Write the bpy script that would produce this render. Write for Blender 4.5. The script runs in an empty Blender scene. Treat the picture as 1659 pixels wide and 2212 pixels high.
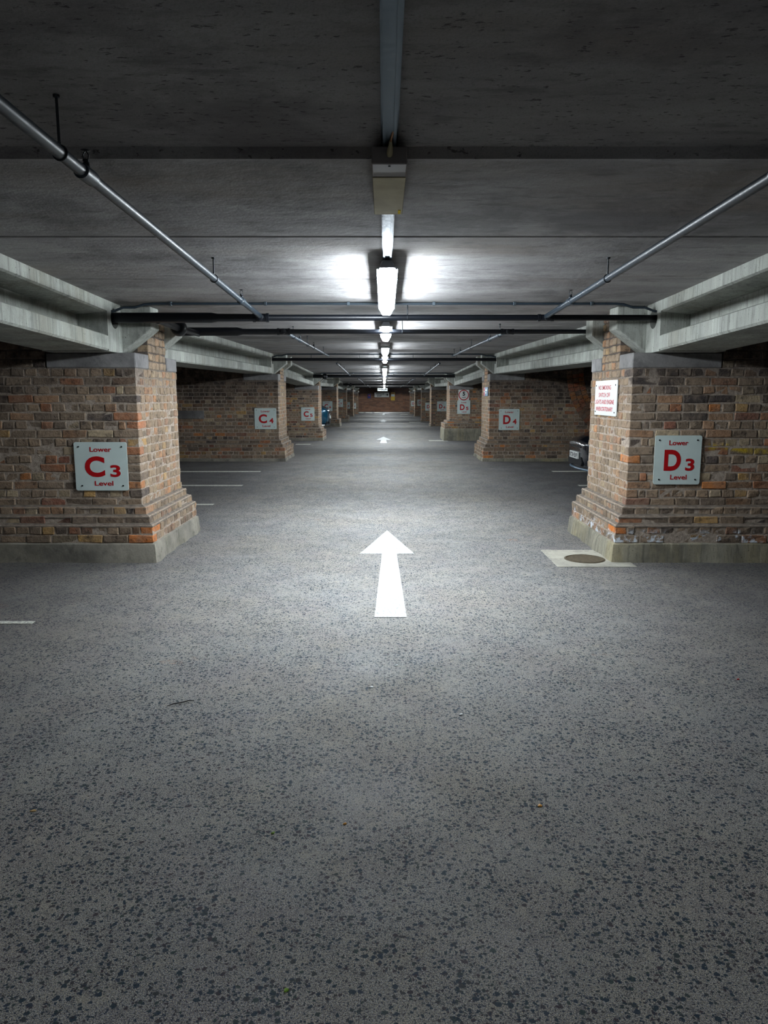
import bpy, math, random
from mathutils import Vector
random.seed(7)
C = bpy.context.scene.collection
SC = bpy.context.scene

# ------------------------------------------------------------------ camera, light, exposure
FPX, HC = 1600.0, 1.45
TH = math.atan(250.5 / FPX)
CT, ST = math.cos(TH), math.sin(TH)
cam = bpy.data.cameras.new('camera')
cam.sensor_fit = 'HORIZONTAL'; cam.sensor_width = 36.0; cam.lens = 36.0 * FPX / 1659.0
cam.clip_start = 0.05; cam.clip_end = 200
camo = bpy.data.objects.new('camera', cam); C.objects.link(camo)
camo.location = (0, 0, HC); camo.rotation_euler = (math.pi / 2 - TH, 0, 0)
SC.camera = camo
w = bpy.data.worlds.new('world'); SC.world = w; w.use_nodes = True
w.node_tree.nodes['Background'].inputs[0].default_value = (0.6, 0.75, 1, 1)
w.node_tree.nodes['Background'].inputs[1].default_value = 0.0
SC.view_settings.view_transform = 'Standard'; SC.view_settings.look = 'None'
SC.view_settings.gamma = 1; SC.view_settings.use_curve_mapping = False
SC.view_settings.exposure = 0.0
LAMP = 215.0            # radiance of the lit diffusers
LAMP_COL = (0.85, 0.935, 1.0, 1)
try:
    SC.cycles.use_denoising = True
    SC.cycles.max_bounces = 6; SC.cycles.diffuse_bounces = 4; SC.cycles.glossy_bounces = 2
    SC.cycles.use_adaptive_sampling = True; SC.cycles.adaptive_threshold = 0.03
    SC.cycles.sample_clamp_indirect = 6.0
    SC.cycles.caustics_reflective = False; SC.cycles.caustics_refractive = False
except Exception:
    pass

# ------------------------------------------------------------------ site geometry
ROWS = {3: 6.52, 4: 15.6, 5: 24.5, 6: 34.0, 7: 42.5, 8: 51.5, 9: 60.0}   # front faces of the cross walls
XF = {3: 2.15, 4: 2.2, 5: 2.15, 6: 2.15, 7: 2.15, 8: 2.13, 9: 2.1}
YEND, YBACK, XSIDE = 70.0, -7.0, 7.6
THK = 1.28
def lerp_tab(tab, y):
    if y <= tab[0][0]: return tab[0][1]
    for (a, va), (b, vb) in zip(tab, tab[1:]):
        if y <= b: return va + (vb - va) * (y - a) / (b - a)
    return tab[-1][1]
ZT = [(7.8, 0), (15.6, .1), (16.9, .1), (24.5, 0), (33.5, .07), (36, .07), (42.5, 0), (51.5, .06), (60, 0), (80, 0)]
def zoff(y): return lerp_tab(ZT, y)
def ceil(y):
    b = 2.23 if y < 8 else (2.23 - .03 * min(1, (y - 8) / 16))
    if y < 6.5: b += .035 * (6.5 - max(y, -1))
    return b + zoff(y)
def cam_pt(u, v, t):
    up = (1106 - v) / FPX
    return Vector(((u - 829.5) / FPX * t, t * CT + up * t * ST, HC + up * t * CT - t * ST))
def at_y(u, v, Y):
    up = (1106 - v) / FPX
    return cam_pt(u, v, Y / (CT + up * ST))
def at_floor(u, v):
    t = 8.0
    for _ in range(12):
        p = cam_pt(u, v, t); z = zoff(p.y)
        up = (1106 - v) / FPX
        t = (HC - z) / (ST - up * CT)
    return cam_pt(u, v, t)

# ------------------------------------------------------------------ mesh builder
def srgb(r, g, b):
    f = lambda c: ((c / 255 + .055) / 1.055) ** 2.4 if c > 10 else c / 255 / 12.92
    return (f(r), f(g), f(b))
WORLD_OF = {}
class MB:
    def __init__(s): s.v = []; s.f = []; s.m = []; s.c = []; s.cur = 0; s.col = None
    def face(s, pts):
        b = len(s.v); s.v.extend([tuple(p) for p in pts]); s.f.append(tuple(range(b, b + len(pts)))); s.m.append(s.cur); s.c.append(s.col)
    def add(s, vs, fs):
        b = len(s.v); s.v.extend([tuple(p) for p in vs])
        for f in fs: s.f.append(tuple(i + b for i in f)); s.m.append(s.cur); s.c.append(s.col)
    def box(s, x0, x1, y0, y1, z0, z1):
        if x0 > x1: x0, x1 = x1, x0
        vs = [(x, y, z) for x in (x0, x1) for y in (y0, y1) for z in (z0, z1)]
        s.add(vs, [(0, 1, 3, 2), (4, 6, 7, 5), (0, 4, 5, 1), (2, 3, 7, 6), (0, 2, 6, 4), (1, 5, 7, 3)])
    def rbox(s, x0, x1, y0, y1, z0, z1, b=.006, j=0.0):
        if x0 > x1: x0, x1 = x1, x0
        R = lambda: random.uniform(-j, j) if j else 0
        idx = {}; vs = []
        for i, x in enumerate((x0, x1)):
            for k, y in enumerate((y0, y1)):
                for l, z in enumerate((z0, z1)):
                    jx, jy, jz = R(), R(), R()
                    sx, sy, sz = (1, -1)[i], (1, -1)[k], (1, -1)[l]
                    idx[i, k, l, 0] = len(vs); vs.append((x + jx, y + sy * b + jy, z + sz * b + jz))
                    idx[i, k, l, 1] = len(vs); vs.append((x + sx * b + jx, y + jy, z + sz * b + jz))
                    idx[i, k, l, 2] = len(vs); vs.append((x + sx * b + jx, y + sy * b + jy, z + jz))
        fs = []
        q = [(0, 0), (0, 1), (1, 1), (1, 0)]
        for i in (0, 1): fs.append([idx[i, a, c, 0] for a, c in (q if i else q[::-1])])
        for k in (0, 1): fs.append([idx[a, k, c, 1] for a, c in (q[::-1] if k else q)])
        for l in (0, 1): fs.append([idx[a, c, l, 2] for a, c in (q if l else q[::-1])])
        for k in (0, 1):
            for l in (0, 1):
                fs.append([idx[0, k, l, 1], idx[1, k, l, 1], idx[1, k, l, 2], idx[0, k, l, 2]])
                fs.append([idx[k, 0, l, 0], idx[k, 1, l, 0], idx[k, 1, l, 2], idx[k, 0, l, 2]])
                fs.append([idx[k, l, 0, 0], idx[k, l, 1, 0], idx[k, l, 1, 1], idx[k, l, 0, 1]])
        for i in (0, 1):
            for k in (0, 1):
                for l in (0, 1): fs.append([idx[i, k, l, 0], idx[i, k, l, 1], idx[i, k, l, 2]])
        s.add(vs, fs)
    def tube(s, pts, r, n=14, caps=True):
        pts = [Vector(p) for p in pts]; rs = r if isinstance(r, (list, tuple)) else [r] * len(pts)
        t0 = (pts[1] - pts[0]).normalized()
        a = Vector((0, 0, 1)) if abs(t0.z) < .9 else Vector((1, 0, 0))
        u = t0.cross(a).normalized(); base = len(s.v); vs = []; fs = []
        for i, p in enumerate(pts):
            if i == 0: t = t0
            elif i == len(pts) - 1: t = (pts[i] - pts[i - 1]).normalized()
            else:
                t = ((pts[i + 1] - p).normalized() + (p - pts[i - 1]).normalized())
                t = t.normalized() if t.length > 1e-6 else t0
            u = (u - t * u.dot(t)).normalized(); w_ = t.cross(u)
            for k in range(n):
                an = 2 * math.pi * k / n
                vs.append(p + (u * math.cos(an) + w_ * math.sin(an)) * rs[i])
        for i in range(len(pts) - 1):
            for k in range(n):
                k2 = (k + 1) % n
                fs.append((i * n + k, i * n + k2, (i + 1) * n + k2, (i + 1) * n + k))
        if caps:
            fs.append(tuple(range(n))[::-1]); fs.append(tuple(range((len(pts) - 1) * n, len(pts) * n)))
        s.add(vs, fs)
    def prism(s, poly, fn, a, b):
        """poly of (p,q); fn(p,q,t)->xyz, swept from t=a to t=b"""
        n = len(poly)
        vs = [fn(p, q, a) for p, q in poly] + [fn(p, q, b) for p, q in poly]
        fs = [(i, (i + 1) % n, (i + 1) % n + n, i + n) for i in range(n)]
        fs += [tuple(range(n))[::-1], tuple(range(n, 2 * n))]
        s.add(vs, fs)
    def ring(s, c, ax, R, r, n=20, m=8):
        c = Vector(c); ax = Vector(ax).normalized()
        a = Vector((0, 0, 1)) if abs(ax.z) < .9 else Vector((1, 0, 0))
        u = ax.cross(a).normalized(); w_ = ax.cross(u); vs = []; fs = []
        for i in range(n):
            t = 2 * math.pi * i / n; d = u * math.cos(t) + w_ * math.sin(t)
            for k in range(m):
                p = 2 * math.pi * k / m; vs.append(c + d * (R + r * math.cos(p)) + ax * r * math.sin(p))
        for i in range(n):
            for k in range(m):
                fs.append((i * m + k, ((i + 1) % n) * m + k, ((i + 1) % n) * m + (k + 1) % m, i * m + (k + 1) % m))
        s.add(vs, fs)
    def build(s, name, mats, parent=None, loc=None, smooth=False, weld=False):
        me = bpy.data.meshes.new(name)
        if parent is not None: L = WORLD_OF[parent.name]
        else: L = Vector(loc) if loc is not None else Vector((0, 0, 0))
        me.from_pydata([(x - L.x, y - L.y, z - L.z) for x, y, z in s.v], [], s.f)
        if not isinstance(mats, (list, tuple)): mats = [mats]
        for m in mats: me.materials.append(m)
        me.polygons.foreach_set('material_index', s.m)
        if any(c is not None for c in s.c):
            at = me.color_attributes.new('tint', 'FLOAT_COLOR', 'CORNER')
            dat = []
            for f, c in zip(s.f, s.c):
                c = c or (.3, .3, .3); dat.extend((c[0], c[1], c[2], 1.0) * len(f))
            at.data.foreach_set('color', dat)
        import bmesh
        bm = bmesh.new(); bm.from_mesh(me)
        if weld: bmesh.ops.remove_doubles(bm, verts=bm.verts, dist=1e-5)
        bmesh.ops.recalc_face_normals(bm, faces=bm.faces)
        bm.to_mesh(me); bm.free()
        if smooth:
            me.polygons.foreach_set('use_smooth', [True] * len(me.polygons))
            try: me.set_sharp_from_angle(angle=math.radians(38))
            except Exception: pass
        o = bpy.data.objects.new(name, me); C.objects.link(o)
        if parent is not None: o.parent = parent
        else: o.location = L
        WORLD_OF[o.name] = L
        return o
def tag(o, label, cat, group=None):
    o['label'] = label; o['category'] = cat
    if group: o['group'] = group
    return o
def thing(name, label, cat, loc, group=None):
    o = bpy.data.objects.new(name, None); C.objects.link(o); o.location = loc
    o.empty_display_size = .1
    WORLD_OF[o.name] = Vector(loc)
    return tag(o, label, cat, group)
def struct(o): o['kind'] = 'structure'; return o

# ------------------------------------------------------------------ materials
class NT:
    def __init__(s, name):
        s.mat = bpy.data.materials.new(name); s.mat.use_nodes = True
        s.t = s.mat.node_tree; s.b = s.t.nodes['Principled BSDF']
        s.geo = s.t.nodes.new('ShaderNodeNewGeometry')
    def n(s, typ, **kw):
        x = s.t.nodes.new(typ)
        for k, v in kw.items(): setattr(x, k, v)
        return x
    def l(s, a, b): s.t.links.new(a, b)
    def pos(s, scale=(1, 1, 1), off=(0, 0, 0)):
        m = s.n('ShaderNodeMapping'); m.inputs['Scale'].default_value = scale; m.inputs['Location'].default_value = off
        s.l(s.geo.outputs['Position'], m.inputs['Vector']); return m.outputs[0]
    def noise(s, vec, scale, det=4, rough=.55, out=0):
        x = s.n('ShaderNodeTexNoise'); x.inputs['Scale'].default_value = scale; x.inputs['Detail'].default_value = det
        x.inputs['Roughness'].default_value = rough; s.l(vec, x.inputs['Vector']); return x.outputs[out]
    def vor(s, vec, scale, feat='F1', rnd=1.0):
        x = s.n('ShaderNodeTexVoronoi', feature=feat); x.inputs['Scale'].default_value = scale
        x.inputs['Randomness'].default_value = rnd; s.l(vec, x.inputs['Vector']); return x
    def ramp(s, fac, stops, interp='LINEAR'):
        x = s.n('ShaderNodeValToRGB'); x.color_ramp.interpolation = interp; e = x.color_ramp.elements
        while len(e) < len(stops): e.new(.5)
        for i, (p, c) in enumerate(stops):
            e[i].position = p; e[i].color = (*c, 1) if isinstance(c, tuple) else (c, c, c, 1)
        s.l(fac, x.inputs[0]); return x.outputs[0]
    def mix(s, fac, a, b, mode='MIX'):
        x = s.n('ShaderNodeMix', data_type='RGBA', blend_type=mode)
        for sock, val in ((x.inputs[0], fac), (x.inputs[6], a), (x.inputs[7], b)):
            if isinstance(val, (int, float)): sock.default_value = val
            elif isinstance(val, tuple): sock.default_value = (*val, 1)
            else: s.l(val, sock)
        return x.outputs[2]
    def math(s, op, a, b=None, c=None):
        x = s.n('ShaderNodeMath', operation=op)
        for i, val in enumerate((a, b, c)):
            if val is None: continue
            if isinstance(val, (int, float)): x.inputs[i].default_value = val
            else: s.l(val, x.inputs[i])
        return x.outputs[0]
    def xyz(s):
        x = s.n('ShaderNodeSeparateXYZ'); s.l(s.geo.outputs['Position'], x.inputs[0]); return x.outputs
    def col(s, c): s.l(c, s.b.inputs['Base Color'])
    def rough(s, r):
        if isinstance(r, (int, float)): s.b.inputs['Roughness'].default_value = r
        else: s.l(r, s.b.inputs['Roughness'])
    def bump(s, h, strength=.5, dist=.01):
        x = s.n('ShaderNodeBump'); x.inputs['Strength'].default_value = strength; x.inputs['Distance'].default_value = dist
        s.l(h, x.inputs['Height']); s.l(x.outputs[0], s.b.inputs['Normal'])
def plain(name, rgb, rough=.6, metal=0.0, spec=None, noise=.0, nscale=30, bump=0):
    m = NT(name); m.b.inputs['Metallic'].default_value = metal; m.rough(rough)
    if spec is not None: m.b.inputs['Specular IOR Level'].default_value = spec
    if noise:
        f = m.noise(m.pos(), nscale, 5)
        d = tuple(c * (1 - noise) for c in rgb); li = tuple(min(1, c * (1 + noise)) for c in rgb)
        m.col(m.ramp(f, [(.3, d), (.7, li)]))
        if bump: m.bump(f, bump, .004)
    else: m.b.inputs['Base Color'].default_value = (*rgb, 1)
    return m.mat

def mat_floor():
    m = NT('asphalt_with_exposed_aggregate'); p = m.pos()
    big = m.noise(p, .55, 4, .6); mid = m.noise(p, 3.2, 5, .65); fine = m.noise(p, 190, 3, .7); fleck = m.noise(p, 360, 2, .8)
    warp = m.n('ShaderNodeMix', data_type='RGBA', blend_type='LINEAR_LIGHT'); warp.inputs[0].default_value = .006
    m.l(p, warp.inputs[6]); m.l(m.noise(p, 110, 2, .5, out=1), warp.inputs[7]); wv = warp.outputs[2]
    base = m.ramp(mid, [(.3, srgb(98, 102, 109)), (.52, srgb(118, 121, 127)), (.72, srgb(138, 136, 134))])
    base = m.mix(m.ramp(big, [(.42, 0.0), (.64, .45)]), base, srgb(140, 126, 108))
    base = m.mix(m.ramp(m.noise(m.pos((1, 1, 1), (11, 4, 0)), 2.4, 4, .6), [(.46, 0.0), (.64, .35)]), base, srgb(112, 100, 112))
    base = m.mix(m.ramp(fine, [(.42, .95), (.54, 0.0)]), base, srgb(56, 58, 68))
    base = m.mix(m.ramp(fleck, [(.54, 0.0), (.60, .95)]), base, srgb(216, 206, 178))
    base = m.mix(m.ramp(m.noise(p, 230, 2, .6), [(.56, 0.0), (.62, .8)]), base, srgb(172, 172, 172))
    base = m.mix(m.ramp(m.noise(p, 9, 5, .7), [(.56, 0.0), (.68, .4)]), base, srgb(168, 160, 144))
    base = m.mix(m.ramp(m.noise(p, 24, 5, .7), [(.52, 0.0), (.66, .45)]), base, srgb(74, 72, 78))
    dens = m.ramp(m.noise(p, 3.5, 5, .7), [(.32, .16), (.62, .88)])
    hs = []
    for sc, r0, r1 in ((50, .36, .33), (80, .35, .32), (140, .33, .34)):
        v = m.vor(wv, sc); sep = m.n('ShaderNodeSeparateColor'); m.l(v.outputs['Color'], sep.inputs[0])
        on = m.math('LESS_THAN', sep.outputs[0], dens)
        rr = m.math('MULTIPLY_ADD', sep.outputs[1], .24, r0 - .16)
        d = m.math('SUBTRACT', v.outputs['Distance'], rr)
        st = m.math('MULTIPLY', m.ramp(m.math('MULTIPLY_ADD', d, 10.0, .3), [(0.1, 1.0), (.6, 0.0)]), on)
        hs.append(st)
        stone = m.ramp(sep.outputs[2], [(0, srgb(28, 50, 62)), (.35, srgb(42, 54, 72)), (.6, srgb(30, 38, 48)), (.8, srgb(62, 52, 60)), (1, srgb(44, 62, 62))])
        base = m.mix(m.math('MULTIPLY', st, .93), base, stone)
    rust = m.math('MULTIPLY', m.ramp(m.noise(m.pos((1, 1, 1), (3, 7, 0)), 1.3, 3), [(.70, 0.0), (.76, .5)]), m.ramp(m.noise(p, 40, 3), [(.45, 0.0), (.6, 1.0)]))
    base = m.mix(rust, base, srgb(190, 120, 60))
    # bay asphalt darker than the worn aisle, with sideways light falloff painted in
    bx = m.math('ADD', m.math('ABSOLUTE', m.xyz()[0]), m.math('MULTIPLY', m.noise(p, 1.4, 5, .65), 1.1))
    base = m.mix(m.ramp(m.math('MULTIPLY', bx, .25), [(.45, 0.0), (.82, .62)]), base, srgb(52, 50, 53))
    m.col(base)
    m.rough(m.ramp(m.noise(p, 2.2, 4), [(.3, .6), (.7, .85)]))
    m.b.inputs['Specular IOR Level'].default_value = .16
    h = m.math('ADD', m.math('MULTIPLY', fine, .35), m.math('MULTIPLY', mid, .5))
    m.bump(h, .55, .006)
    return m.mat

def mat_concrete(name, lo, hi, stain, streak='x', pits=False, seed=0, pit_y=None):
    m = NT(name)
    sc = {'x': (.45, 1.6, 1.6), 'y': (1.6, .45, 1.6), 'z': (2.2, 2.2, .35), 'n': (1, 1, 1)}[streak]
    p = m.pos(sc, (seed, seed * 2, seed * 3)); q = m.pos()
    a = m.noise(p, 2.0, 6, .68)
    c = m.ramp(a, [(.28, lo), (.5, tuple((x + y) / 2 for x, y in zip(lo, hi))), (.72, hi)])
    b = m.noise(p, .9, 5, .6)
    c = m.mix(m.ramp(b, [(.5, 0.0), (.72, .55)]), c, stain)
    c = m.mix(m.ramp(m.noise(p, 9, 6, .7), [(.54, 0.0), (.66, .5)]), c, tuple(x * .5 for x in lo))
    c = m.mix(m.ramp(m.noise(q, 1.1, 5, .72), [(.50, 0.0), (.62, .5)]), c, tuple(x * .45 for x in lo))
    if streak == 'z':
        dr = m.noise(m.pos((30, 30, 1.2)), 1.0, 4, .7)
        c = m.mix(m.ramp(dr, [(.54, 0.0), (.68, .6)]), c, tuple(x * .42 for x in lo))
        c = m.mix(m.ramp(m.noise(m.pos((24, 24, 1.0), (7, 3, 1)), 1.0, 4, .7), [(.58, 0.0), (.7, .5)]), c, tuple(min(1, x * 1.35) for x in hi))
        c = m.mix(m.ramp(m.noise(q, 60, 2, .5), [(.68, 0.0), (.74, .8)]), c, srgb(40, 38, 36))
    c = m.mix(m.ramp(m.noise(q, 130, 3, .7), [(.35, .3), (.5, 0.0)]), c, tuple(x * .5 for x in lo))
    h = m.noise(q, 25, 3, .65)
    if pits:
        pf = m.ramp(m.noise(m.pos((26, 62, 1)), 1.0, 3, .6), [(.62, 0.0), (.68, 1.0)])
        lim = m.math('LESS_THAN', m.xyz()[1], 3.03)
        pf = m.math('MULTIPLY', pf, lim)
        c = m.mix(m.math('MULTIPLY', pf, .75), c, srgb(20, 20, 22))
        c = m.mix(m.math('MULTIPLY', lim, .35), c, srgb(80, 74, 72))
        h = m.math('SUBTRACT', h, pf)
    m.col(c); m.rough(.85); m.b.inputs['Specular IOR Level'].default_value = .25
    m.bump(h, .35, .008)
    return m.mat

def mat_brick(name='old_brick', yellow=False):
    m = NT(name); p = m.pos()
    at = m.n('ShaderNodeAttribute'); at.attribute_name = 'tint'
    n1 = m.noise(p, 28, 6, .7); n2 = m.noise(p, 7, 5, .65); n3 = m.noise(p, 95, 3, .7)
    c = m.mix(1.0, at.outputs['Color'], m.ramp(n1, [(.25, (.45, .45, .46)), (.5, (.95, .95, .95)), (.75, (1.5, 1.45, 1.35))]), 'MULTIPLY')
    c = m.mix(m.ramp(n2, [(.42, .1), (.62, .62)]), c, srgb(136, 120, 104))
    c = m.mix(m.ramp(n3, [(.6, 0.0), (.75, .5)]), c, srgb(165, 150, 128))
    c = m.mix(m.ramp(m.noise(m.pos((1, 1, 1), (5, 5, 5)), 16, 5, .7), [(.54, 0.0), (.68, .7)]), c, srgb(56, 50, 48))
    if yellow:
        x, y, z = m.xyz()
        line = m.math('SUBTRACT', m.math('SUBTRACT', z, .99), m.math('MULTIPLY', m.math('SINE', m.math('MULTIPLY', x, 9.0)), .025))
        f = m.math('MULTIPLY', m.ramp(m.math('ABSOLUTE', line), [(.012, 1.0), (.042, 0.0)]), m.math('GREATER_THAN', x, 2.85))
        f = m.math('MULTIPLY', f, m.ramp(m.noise(p, 14, 4), [(.4, .0), (.6, .8)]))
        c = m.mix(f, c, srgb(190, 160, 20))
        # lime bloom above the footing
        g = m.math('MULTIPLY', m.ramp(z, [(.14, 0.0), (.18, 1.0), (.24, 1.0), (.3, 0.0)]), m.ramp(m.noise(p, 11, 5, .7), [(.52, 0.0), (.6, .9)]))
        c = m.mix(g, c, srgb(205, 212, 220))
    m.col(c); m.rough(.9); m.b.inputs['Specular IOR Level'].default_value = .2
    m.bump(m.noise(p, 40, 4, .7), .9, .010)
    return m.mat
def mat_mortar():
    m = NT('lime_mortar'); p = m.pos(); n1 = m.noise(p, 35, 6, .7); n2 = m.noise(p, 1.6, 4)
    c = m.ramp(n1, [(.3, srgb(120, 108, 98)), (.55, srgb(168, 154, 140)), (.8, srgb(196, 182, 164))])
    c = m.mix(m.ramp(m.math('MULTIPLY', m.xyz()[2], .4), [(.54, 0.0), (.74, .85)]) , c, srgb(58, 52, 50))
    m.col(c); m.rough(.95); m.b.inputs['Specular IOR Level'].default_value = .15; m.bump(n1, .8, .01)
    return m.mat
def mat_brick_tex(name, axis, dark=1.5, scale=1.0, c1=srgb(118, 92, 76), c2=srgb(82, 66, 60)):
    m = NT(name); x, y, z = m.xyz()
    cb = m.n('ShaderNodeCombineXYZ'); m.l(x if axis == 'x' else y, cb.inputs[0]); m.l(z, cb.inputs[1])
    wv = m.n('ShaderNodeMix', data_type='RGBA', blend_type='LINEAR_LIGHT'); wv.inputs[0].default_value = .006
    m.l(cb.outputs[0], wv.inputs[6]); m.l(m.noise(m.pos(), 8, 3, .5, out=1), wv.inputs[7])
    b = m.n('ShaderNodeTexBrick'); m.l(wv.outputs[2], b.inputs['Vector'])
    b.inputs['Color1'].default_value = (*c1, 1); b.inputs['Color2'].default_value = (*c2, 1)
    b.inputs['Mortar'].default_value = (*srgb(124, 112, 102), 1); b.inputs['Scale'].default_value = 1
    b.inputs['Mortar Size'].default_value = .006; b.inputs['Mortar Smooth'].default_value = .2
    b.inputs['Brick Width'].default_value = .225 * scale; b.inputs['Row Height'].default_value = .0755 * scale
    n1 = m.noise(m.pos(), 20, 6, .7); n2 = m.noise(m.pos(), 3, 5, .65)
    c = m.mix(1.0, b.outputs['Color'], m.ramp(n1, [(.25, (.5, .5, .5)), (.75, (1.4, 1.35, 1.3))]), 'MULTIPLY')
    c = m.mix(m.ramp(n2, [(.5, 0.0), (.68, .45)]), c, srgb(158, 108, 76))
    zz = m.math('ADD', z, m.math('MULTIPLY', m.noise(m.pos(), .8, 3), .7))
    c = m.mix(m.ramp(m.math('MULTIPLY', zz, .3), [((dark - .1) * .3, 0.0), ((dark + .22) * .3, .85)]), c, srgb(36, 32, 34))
    m.col(c); m.rough(.9); m.b.inputs['Specular IOR Level'].default_value = .2
    h = m.math('SUBTRACT', m.math('MULTIPLY', n1, .5), b.outputs['Fac']); m.bump(h, .7, .01)
    return m.mat
def mat_paint(name, rgb, wear=.5):
    m = NT(name); p = m.pos()
    f = m.ramp(m.noise(p, 70, 5, .75), [(wear - .02, 1.0), (wear + .08, 0.0)])
    f2 = m.ramp(m.noise(m.pos((1, 6, 1)), 5, 5, .7), [(.60, 0.0), (.66, .5)])
    c = m.mix(m.math('MAXIMUM', m.math('MULTIPLY', f, .8), f2), rgb, srgb(125, 124, 122))
    m.col(c); m.rough(.6); m.bump(m.noise(p, 120, 4), .4, .004)
    return m.mat
def mat_emit(nm='lit_diffuser', LAMP=LAMP):
    m = NT(nm); m.b.inputs['Base Color'].default_value = (.9, .9, .9, 1)
    m.b.inputs['Emission Color'].default_value = LAMP_COL; m.b.inputs['Emission Strength'].default_value = LAMP
    return m.mat
def mat_steel(name, rgb, rough, metal=1.0):
    m = NT(name); p = m.pos(); m.b.inputs['Metallic'].default_value = metal
    f = m.noise(p, 40, 5, .7)
    m.col(m.ramp(f, [(.3, tuple(c * .6 for c in rgb)), (.7, rgb)])); m.rough(m.ramp(f, [(.3, rough), (.7, min(1, rough + .2))]))
    return m.mat

M = dict(
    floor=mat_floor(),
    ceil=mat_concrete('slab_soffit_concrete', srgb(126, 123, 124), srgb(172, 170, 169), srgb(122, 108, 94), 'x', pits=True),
    beam=mat_concrete('pale_precast_concrete', srgb(130, 132, 126), srgb(174, 176, 168), srgb(116, 110, 94), 'z', seed=3),
    pad=mat_concrete('padstone_concrete', srgb(108, 106, 106), srgb(150, 148, 146), srgb(92, 88, 84), 'n', seed=9),
    foot=mat_concrete('damp_footing_concrete', srgb(100, 97, 90), srgb(158, 152, 138), srgb(134, 126, 94), 'n', seed=14),
    mossy=mat_concrete('yellowed_footing_concrete', srgb(108, 106, 98), srgb(160, 154, 134), srgb(160, 142, 84), 'z', seed=21),
    brick=mat_brick(), brick_y=mat_brick('old_brick_with_yellow_spray', True), mortar=mat_mortar(),
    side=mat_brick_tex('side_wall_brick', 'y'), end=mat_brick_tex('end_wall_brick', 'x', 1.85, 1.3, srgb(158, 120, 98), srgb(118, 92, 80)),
    backb=mat_brick_tex('cross_wall_rear_brick', 'x'),
    dirt=plain('sooty_ledge_mortar', srgb(104, 94, 84), .95, noise=.45, nscale=18, bump=.8),
    white=mat_paint('white_road_paint', srgb(186, 187, 185), .44), line=mat_paint('worn_line_paint', srgb(205, 205, 192), .47),
    emit=mat_emit(), emit_dim=mat_emit('added_lit_diffuser', 95.0), emit_far=mat_emit('older_lit_diffuser', 105.0),  # emit_dim serves only the added lamp behind the camera
    housing=plain('grey_polycarbonate', srgb(150, 155, 160), .45),
    cream=plain('aged_cream_plastic', srgb(168, 158, 128), .8, spec=.15, noise=.15, nscale=9),
    boxgrey=plain('unlit_box_plastic', srgb(128, 122, 120), .6, spec=.25, noise=.06, nscale=6),
    boxdark=plain('dirty_box_plastic', srgb(104, 92, 90), .5),
    yellow=plain('yellow_sticker', srgb(225, 190, 10), .9, spec=.05),
    zinc=mat_steel('galvanised_trunking', srgb(92, 102, 110), .42),
    galv=mat_steel('galvanised_pipe', srgb(34, 46, 56), .34, .0),
    black=plain('black_painted_pipe', srgb(11, 14, 20), .4, spec=.3, noise=.25, nscale=12),
    dkmetal=plain('dark_iron', srgb(30, 34, 38), .45, .6),
    cable=plain('brown_cable', srgb(150, 96, 50), .5),
    plate=plain('sign_plate_enamel', srgb(196, 210, 206), .35, noise=.05, nscale=8),
    whiteplate=plain('white_sign_plate', srgb(214, 216, 212), .4, noise=.04, nscale=8),
    red=plain('sign_red', srgb(170, 8, 18), .45), redl=plain('sign_red_faded', srgb(196, 40, 60), .5),
    ink=plain('sign_black', srgb(14, 26, 34), .5), blue=plain('sign_blue', srgb(18, 90, 130), .4),
    navy=plain('sign_navy', srgb(22, 30, 110), .4), rust=plain('rusty_iron', srgb(74, 64, 46), .8, noise=.4, nscale=40, bump=.6),
    slab=mat_concrete('pale_cover_slab', srgb(132, 130, 122), srgb(186, 182, 168), srgb(140, 128, 104), 'n', seed=30),
    hole=plain('dark_void', srgb(10, 10, 12), .9),
    amber=plain('amber_leaf', srgb(214, 150, 50), .6), green=plain('green_leaf', srgb(120, 160, 40), .6),
    twig=plain('dark_twig', srgb(34, 28, 30), .8), tan=plain('tan_scrap', srgb(190, 160, 110), .8), chip=plain('white_chip', srgb(225, 228, 228), .6),
)

# ------------------------------------------------------------------ room shell
mb = MB()
ys = sorted(set([YBACK, 0, 3, 5] + [a for a, _ in ZT if a < YEND] + [YEND + .2, 10, 12, 14, 20, 29, 39, 47, 56, 65]))
for a, b in zip(ys, ys[1:]):
    mb.face([(-XSIDE, a, zoff(a)), (XSIDE, a, zoff(a)), (XSIDE, b, zoff(b)), (-XSIDE, b, zoff(b))])
    mb.face([(-XSIDE, a, -.3), (-XSIDE, b, -.3), (XSIDE, b, -.3), (XSIDE, a, -.3)])
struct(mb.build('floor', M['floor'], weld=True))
# ceiling: precast planks 1.2 m wide with open joints, rough in-situ strip over the camera
mb = MB()
prof = [(YBACK, ceil(YBACK) + .035), (0, ceil(0) + .035), (3.0, ceil(3.0) + .035), (3.025, ceil(3.03))]
y = 3.03
while y < YEND - .1:
    y2 = y + 1.2
    k = 0
    prof += [(y + .012, ceil(y)), (y + .6, ceil(y + .6))]
    g = .022 if (round((y - 3.03) / 1.2) % 2 == 0) else .010
    if y2 < YEND: prof += [(y2 - g, ceil(y2)), (y2 - g * .8, ceil(y2) + .03), (y2 + g * .6, ceil(y2) + .03), (y2 + g * .8, ceil(y2))]
    y = y2
prof = sorted([q for q in prof if q[0] < YEND], key=lambda q: q[0]) + [(YEND + .2, ceil(YEND))]
for (a, za), (b, zb) in zip(prof, prof[1:]):
    mb.face([(-XSIDE, a, za), (-XSIDE, b, zb), (XSIDE, b, zb), (XSIDE, a, za)])
mb.face([(-XSIDE, YBACK, 2.9), (XSIDE, YBACK, 2.9), (XSIDE, YEND + .2, 2.9), (-XSIDE, YEND + .2, 2.9)])
struct(mb.build('ceiling', M['ceil'], weld=True))
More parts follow.
